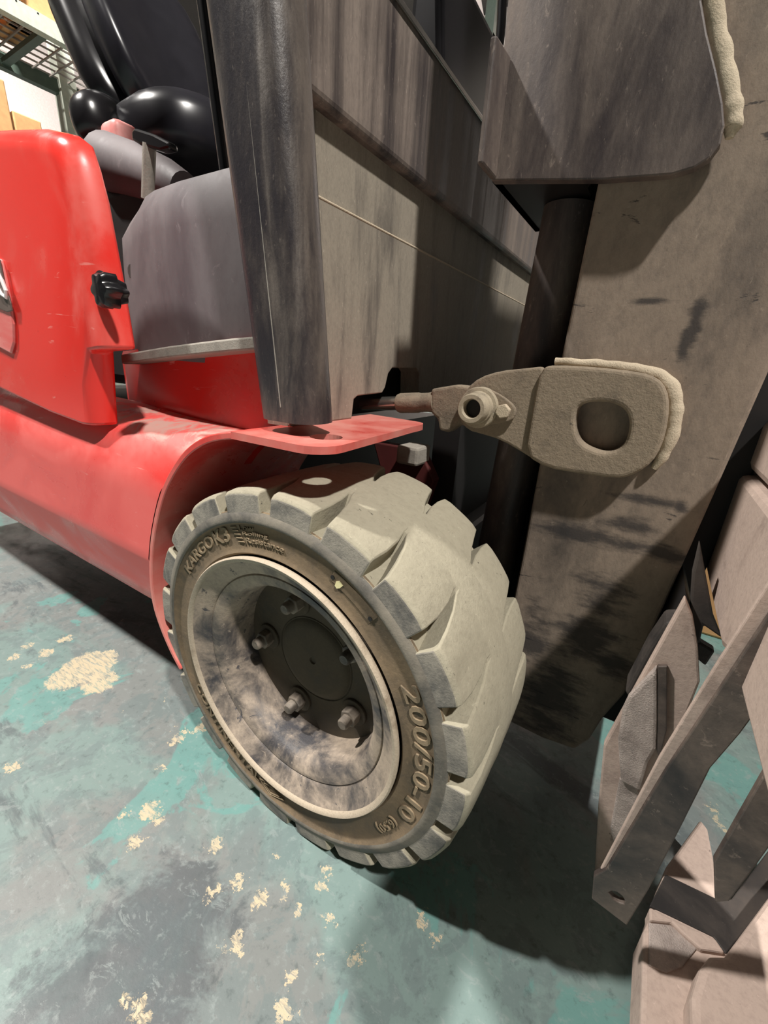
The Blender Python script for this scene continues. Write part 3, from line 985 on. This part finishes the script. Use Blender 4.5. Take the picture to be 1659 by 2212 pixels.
link('bolt_head', bm, 'bead', mast, bevel=0.0012)
# cover plate bracket at the top of the picture
YB = 0.224
bp_ = ats([(1060, 390), (1300, 388), (1450, 377), (1500, 362), (1535, 340), (1557, 310), (1566, 270), (1562, 220), (1548, 150), (1528, 70), (1516, 0)], 1, YB)
ur = bp_[-1]+Vector((-0.012, 0, 0.08))
bxp = [bp_[0]+Vector((-0.012, 0, 0.42))]+bp_+[ur, ur+Vector((0.01, 0, 0.25))]
cp = link('cover_plate', prism(bxp, (0, 0.012, 0)), 'box', mast, bevel=0.0015)
cp['label'] = 'black cover plate with rounded corner'
# its side wall running back and the flange that stands forward
p0, p1, p2 = at(1030, 350, 0, bp_[0].x), bp_[0], at(1157, 497, 0, bp_[0].x)
zb = bp_[0].z
link('cover_side_wall', prism([(p1.x, p1.y+0.004, zb), (p1.x, p2.y, zb), (p1.x, p2.y, zb+0.45), (p1.x, p1.y+0.004, zb+0.45)], (0.008, 0, 0)), 'black', mast)
link('cover_floor', prism([(p1.x, YB+0.012, zb), (0.186, YB+0.012, zb), (0.186, YM+0.005, zb), (0.175, YM+0.03, zb), (0.175, p2.y, zb), (p1.x, p2.y, zb)], (0, 0, 0.006)), 'black', mast)
fl_t = at(1072, 88, 0, p1.x)
link('cover_flange', prism([(p1.x, p0.y, zb), (p1.x, p1.y, zb), (p1.x, p1.y, fl_t.z), (p1.x, p0.y, fl_t.z-0.004)], (0.006, 0, 0)), 'box', mast, bevel=0.002)
bm = bead(ats([(1528, -40), (1535, 0), (1545, 60), (1562, 150), (1578, 230), (1583, 275), (1574, 300)], 1, YB+0.012), [0.008, 0.008, 0.007, 0.008, 0.008, 0.007, 0.003])
link('weld_bead', bm, 'bead', mast, smooth=60)
link('cover_roof', box((p1.x+0.01, YB+0.010, zb+0.40), (p1.x+0.17, YM, zb+0.42)), 'black', mast)
# hoses behind the cover flange
for k, (x, y0_) in enumerate(((1083, 75), (1102, 85))):
    pth = ats([(x+4, -60), (x+2, 0), (x, 50), (x-2, y0_)], 1, 0.30)
    pth = [pth[0]+Vector((0.03, 0, 0.9))]+pth+[pth[-1]-Vector((0, 0, 0.08))]
    link('hydraulic_hose', tube(pth, 0.0035 if k else 0.005, 10), 'steel' if k else 'gloss', mast, smooth=60)

# ---- fork carriage
car = empty('fork_carriage', (0.37, 0.2, 0), truck)
car.location = (0, 0, 0)


def carpart(name, pts, ax, val, ext, m, bevel=0.003):
    return link(name, prism(ats(pts, ax, val), ext), m, car, bevel=bevel)


zl1, zl0 = at(1585, 1005, 0, 0.372).z, at(1540, 1330, 0, 0.372).z
yl_ = at(1585, 1005, 0, 0.372).y
link('lower_carriage_bar', prism([(0.372, yl_, zl1), (0.372, yl_+0.03, zl0+0.005), (0.372, 0.135, zl0), (0.372, 0.10, zl0+0.012), (0.372, -0.20, zl0+0.012), (0.372, -0.20, zl1)], (0.045, 0, 0)), 'tan', car, bevel=0.006)  # near end lengthened out of view to shade the floor and mast
zu0, zu1 = at(1596, 1000, 0, 0.376).z, at(1612, 886, 0, 0.376).z
link('upper_carriage_bar', prism([(0.376, yl_-0.012, zu0+0.002), (0.376, yl_-0.012, zu1), (0.376, -0.20, zu1), (0.376, -0.20, zu0+0.002)], (0.05, 0, 0)), 'tan', car, bevel=0.008)  # also lengthened out of view as a light blocker
carpart('upper_rail_hook', [(1598, 885), (1645, 868), (1800, 980), (1800, 1060), (1610, 930)], 0, 0.392, (0.06, 0, 0), 'tan', 0.006)
link('fork_shank_blocker', box((0.47, -0.13, 0.16), (0.51, 0.135, 0.62)), 'tan', car, bevel=0.004)  # unseen shank, made overwide to block the front lamp from the floor
carpart('slide_plate', [(1480, 1292), (1497, 1335), (1508, 1400), (1512, 1475), (1470, 1580), (1440, 1660), (1330, 1900), (1284, 1892), (1292, 1740), (1304, 1610), (1345, 1535)], 1, 0.150, (0, 0.010, 0), 'tan', 0.002)
carpart('carriage_core', [(1484, 1310), (1495, 1345), (1505, 1400), (1508, 1470), (1466, 1580), (1440, 1655), (1370, 1820), (1360, 1740), (1362, 1640), (1385, 1540)], 1, 0.162, (0, 0.70, 0), 'black', 0.002)
carpart('wear_pad', [(1345, 1532), (1358, 1505), (1420, 1440), (1420, 1560), (1418, 1620), (1400, 1650), (1382, 1712), (1340, 1690), (1334, 1600)], 1, 0.143, (0, 0.008, 0), 'rough', 0.003)
carpart('wear_pad', [(1338, 1680), (1375, 1700), (1384, 1725), (1330, 1850), (1318, 1790)], 1, 0.147, (0, 0.004, 0), 'rough', 0.002)
carpart('slide_rib', [(1420, 1440), (1442, 1440), (1440, 1580), (1425, 1640), (1418, 1620)], 1, 0.145, (0, 0.005, 0), 'bar', 0.001)
carpart('pad_block', [(1470, 1345), (1438, 1345), (1400, 1400), (1350, 1495), (1362, 1515), (1425, 1440)], 1, 0.165, (0, 0.03, 0), 'dark', 0.003)
carpart('lower_bracket', [(1496, 1240), (1512, 1172), (1542, 1335), (1560, 1380), (1520, 1352), (1512, 1388), (1545, 1408), (1524, 1440), (1500, 1420), (1490, 1330)], 1, 0.20, (0, 0.012, 0), 'dark', 0.002)
# long angle bar with a hole near its foot
bar_main = ats([(1282, 1893), (1278, 1942), (1354, 2000), (1400, 1925), (1470, 1790), (1535, 1660), (1600, 1585), (1659, 1505), (1760, 1360), (1800, 1130), (1659, 1330), (1560, 1480), (1440, 1660), (1310, 1878)], 1, 0.055)
hb_ = ats([(1315, 1929), (1322, 1925), (1333, 1928), (1345, 1937), (1350, 1947), (1348, 1953), (1337, 1951), (1325, 1943)], 1, 0.055)
bm = prism_hole(bar_main, hb_, (0, 0.006, 0))
bar = link('backrest_bar', bm, 'bar', car, bevel=0.001)
bar['label'] = 'scraped dark angle bar with a hole'
fp = ats([(1290, 1892), (1310, 1876), (1440, 1660), (1560, 1480), (1659, 1330), (1800, 1130), (1800, 1060), (1659, 1262), (1545, 1440), (1425, 1635)], 1, 0.058)
link('bar_flange', prism(fp, (0, 0.004, 0)), 'tan', car, bevel=0.001)
# second bar further right
sb = ats([(1542, 1862), (1545, 1950), (1575, 1948), (1640, 1862), (1720, 1750), (1720, 1540), (1659, 1658)], 1, 0.055)
link('backrest_bar', prism(sb, (0, 0.006, 0)), 'bar', car, bevel=0.001)
# fork blade and heel
fk = ats([(1380, 2330), (1384, 2212), (1390, 2010), (1402, 1986), (1440, 1870), (1514, 1768), (1530, 1790), (1542, 1850), (1556, 1960), (1572, 2058), (1700, 2200), (1700, 2330)], 2, 0.06)
fork = link('fork', prism(fk, (0, 0, -0.045)), 'tan', truck, bevel=0.004, seg=3)
fork['label'] = 'dusty fork with worn bright heel'
fk = ats([(1500, 2330), (1494, 2150), (1512, 2090), (1535, 2062), (1568, 2062), (1620, 1992), (1662, 1935), (1760, 1820), (1760, 2330)], 2, 0.085)
link('fork_heel', prism(fk, (0, 0, -0.03)), 'tan', fork, bevel=0.006, seg=3)
fk = ats([(1404, 1988), (1403, 1958), (1440, 1978), (1500, 2006), (1545, 2026), (1567, 2058), (1515, 2050), (1480, 2020), (1452, 1993)], 2, 0.066)
link('fork_lip', prism(fk, (0, 0, -0.02)), 'tan', fork, bevel=0.002)
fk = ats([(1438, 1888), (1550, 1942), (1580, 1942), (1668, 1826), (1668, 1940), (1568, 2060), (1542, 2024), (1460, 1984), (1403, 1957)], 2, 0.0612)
link('fork_shadow_band', prism(fk, (0, 0, -0.004)), 'dark', fork, bevel=0.001)  # dark plate stands for the bars' shadow across the fork
fk = ats([(1402, 1990), (1452, 1996), (1508, 2046), (1474, 2088), (1440, 2100), (1402, 2085)], 2, 0.0618)
link('worn_patch', prism(fk, (0, 0, -0.004)), 'rough', fork, bevel=0.001)

# ---- seat
sc_ = at(425, 345, 0, -0.80)
seat = link('seat', blob(sc_, (0.34, 0.36, 0.17), (0, -0.06, 0), 0.8), 'seat', truck, smooth=180)
seat['label'] = 'glossy black vinyl seat'
b0_, b1_ = at(355, 262, 0, -0.90), at(255, -60, 0, -1.10)
ba = (b1_-b0_)
tilt = math.atan2(ba.x, ba.z)
link('seat_backrest', blob((b0_+b1_)/2, (0.12, 0.29, ba.length*1.12), (0, tilt, 0), 0.75, lambda c: Vector((c.x+0.9*(c.y*c.y), c.y*(1-0.12*max(0, c.z)), c.z))), 'seat', seat, smooth=180)
link('seat_shell', blob((b0_+b1_)/2+Vector((-0.05, -0.02, -0.02)), (0.10, 0.27, ba.length*1.02), (0, tilt, 0), 0.7), 'gloss', seat, smooth=180)
hg = at(238, 285, 0, -0.86)
link('hip_guard', blob(hg, (0.10, 0.16, 0.12), (0, -0.2, 0.3), 0.9), 'gloss', seat, smooth=180)
bm = tube(ats([(236, 352), (300, 372), (360, 395), (400, 412)], 1, 0.21), [0.042, 0.038, 0.032, 0.024], 20)
link('console', bm, 'cover', truck, smooth=60)
bm = blob(at(262, 310, 1, 0.30), (0.06, 0.05, 0.06), (0, 0, 0), 0.5)
link('belt_buckle', bm, 'pink', seat, smooth=60)
lv0, lv1 = at(320, 405, 1, 0.15), at(323, 312, 1, 0.15)
lever = link('lever', tube([lv0-(lv1-lv0)*0.3, lv0, lv1], 0.0085, 12), 'strip', truck, smooth=60)
bm = prism(ats([(283, 283), (289, 275), (330, 288), (363, 305), (365, 320), (345, 325), (300, 312), (284, 302)], 1, 0.143), (0, 0.014, 0))
link('lever_grip', bm, 'gloss', lever, bevel=0.003)
rd0, rd1 = at(491, 388, 1, 0.13), at(440, 0, 1, 0.13)
rod = link('support_rod', tube([rd0, rd1, rd1+(rd1-rd0)*1.5], 0.0075, 14), 'gloss', truck, smooth=60)
bm = tube([rd0-Vector((0, 0, 0.004)), rd0+Vector((0, 0, 0.004))], 0.014, 16)
link('rod_foot', bm, 'dark', rod, bevel=0.001)
link('seat_base', box((-1.4, 0.20, 0.50), (-0.46, 0.95, 0.83)), 'black', truck, bevel=0.02)

# ------------------------------------------------------------------ background rack
rack = empty('pallet_rack', (-3.3, 1.6, 0))
tag(rack, 'grey and green pallet rack with wire decks behind the seat', 'rack')


def rpart(name, bm, m):
    o = link(name, bm, m, rack)
    o.location = -Vector(rack.location)
    return o


rpart('beam', box((-3.05, -0.9, 2.165), (-3.0, 3.6, 2.245)), 'beam')['label'] = 'light grey front beam'
rpart('beam', box((-3.66, -0.9, 2.165), (-3.61, 3.6, 2.245)), 'beam_dark')['label'] = 'dark green rear beam'
rpart('beam', box((-3.05, -0.9, 1.20), (-3.0, 3.6, 1.28)), 'beam')
for y in (0.6, 1.28, 1.75, 2.3):
    rpart('deck_support', box((-3.61, y-0.02, 2.18), (-3.05, y+0.02, 2.205)), 'beam_dark')
for x, y in ((-3.02, 3.5), (-3.63, 1.62), (-3.02, -0.8)):
    rpart('upright', box((x-0.05, y-0.05, 0), (x+0.05, y+0.05, 4.2)), 'beam')
bm = bmesh.new()
for k in range(46):
    y = -0.85+k*0.095
    box((-3.62, y-0.004, 2.232), (-3.0, y+0.004, 2.240), bm)
for k in range(9):
    x = -3.6+k*0.072
    box((x-0.004, -0.85, 2.24), (x+0.004, 3.55, 2.248), bm)
o = rpart('wire_deck', bm, 'wire')
o['kind'] = 'stuff'
bm = bmesh.new()
for k in range(60):
    y = -0.85+k*0.075
    box((-4.30, y-0.003, 0.4), (-4.295, y+0.003, 2.15), bm)
for k in range(24):
    z = 0.42+k*0.075
    box((-4.297, -0.85, z-0.003), (-4.29, 3.6, z+0.003), bm)
o = rpart('wire_back', bm, 'wire')
o['kind'] = 'stuff'


def carton(name, lo, hi, label, m='card'):
    ctr = Vector(((lo[0]+hi[0])/2, (lo[1]+hi[1])/2, lo[2]))
    t = empty(name, ctr)
    o = link('carton_body', box(Vector(lo)-ctr, Vector(hi)-ctr), m, t, bevel=0.006)
    o = link('tape', box(Vector(((lo[0]+hi[0])/2-0.03, lo[1]-0.001, lo[2]))-ctr, Vector(((lo[0]+hi[0])/2+0.03, hi[1]+0.001, hi[2]+0.001))-ctr), 'wood', t)
    tag(t, label, 'box')
    return t


carton('cardboard_box', (-3.45, 0.55, 1.285), (-3.0, 1.02, 1.86), 'tall brown cardboard box behind the red hood')
carton('cardboard_box', (-3.40, 1.03, 1.285), (-3.0, 1.16, 1.74), 'smaller brown carton beside the tall box behind the hood')
carton('cardboard_box', (-3.5, 1.20, 2.25), (-3.02, 1.34, 2.75), 'brown carton standing on the light grey rack beam')
pal = link('pallet', box((-3.6, 0.3, 2.25), (-3.0, 1.17, 2.36)), 'wood')
tag(pal, 'brown wooden pallet on the upper rack beam', 'pallet')

gp = at(1062, 40, 1, 6.0)
post = empty('rack_post', (gp.x, gp.y, 0))
tag(post, 'dark green rack post seen past the steel cowl edge', 'post')
link('post_column', box((-0.06, -0.06, 0), (0.06, 0.06, 6.2)), 'beam_dark', post)
gb = at(1052, 96, 1, 6.0)
link('post_arm', box((-0.35, -0.05, gb.z-0.07), (0.06, 0.05, gb.z+0.07)), 'black', post)

carton('cardboard_box', (0.46, 0.88, 0.0), (0.80, 1.25, 0.32), 'brown carton on the floor glimpsed through the fork carriage gap')
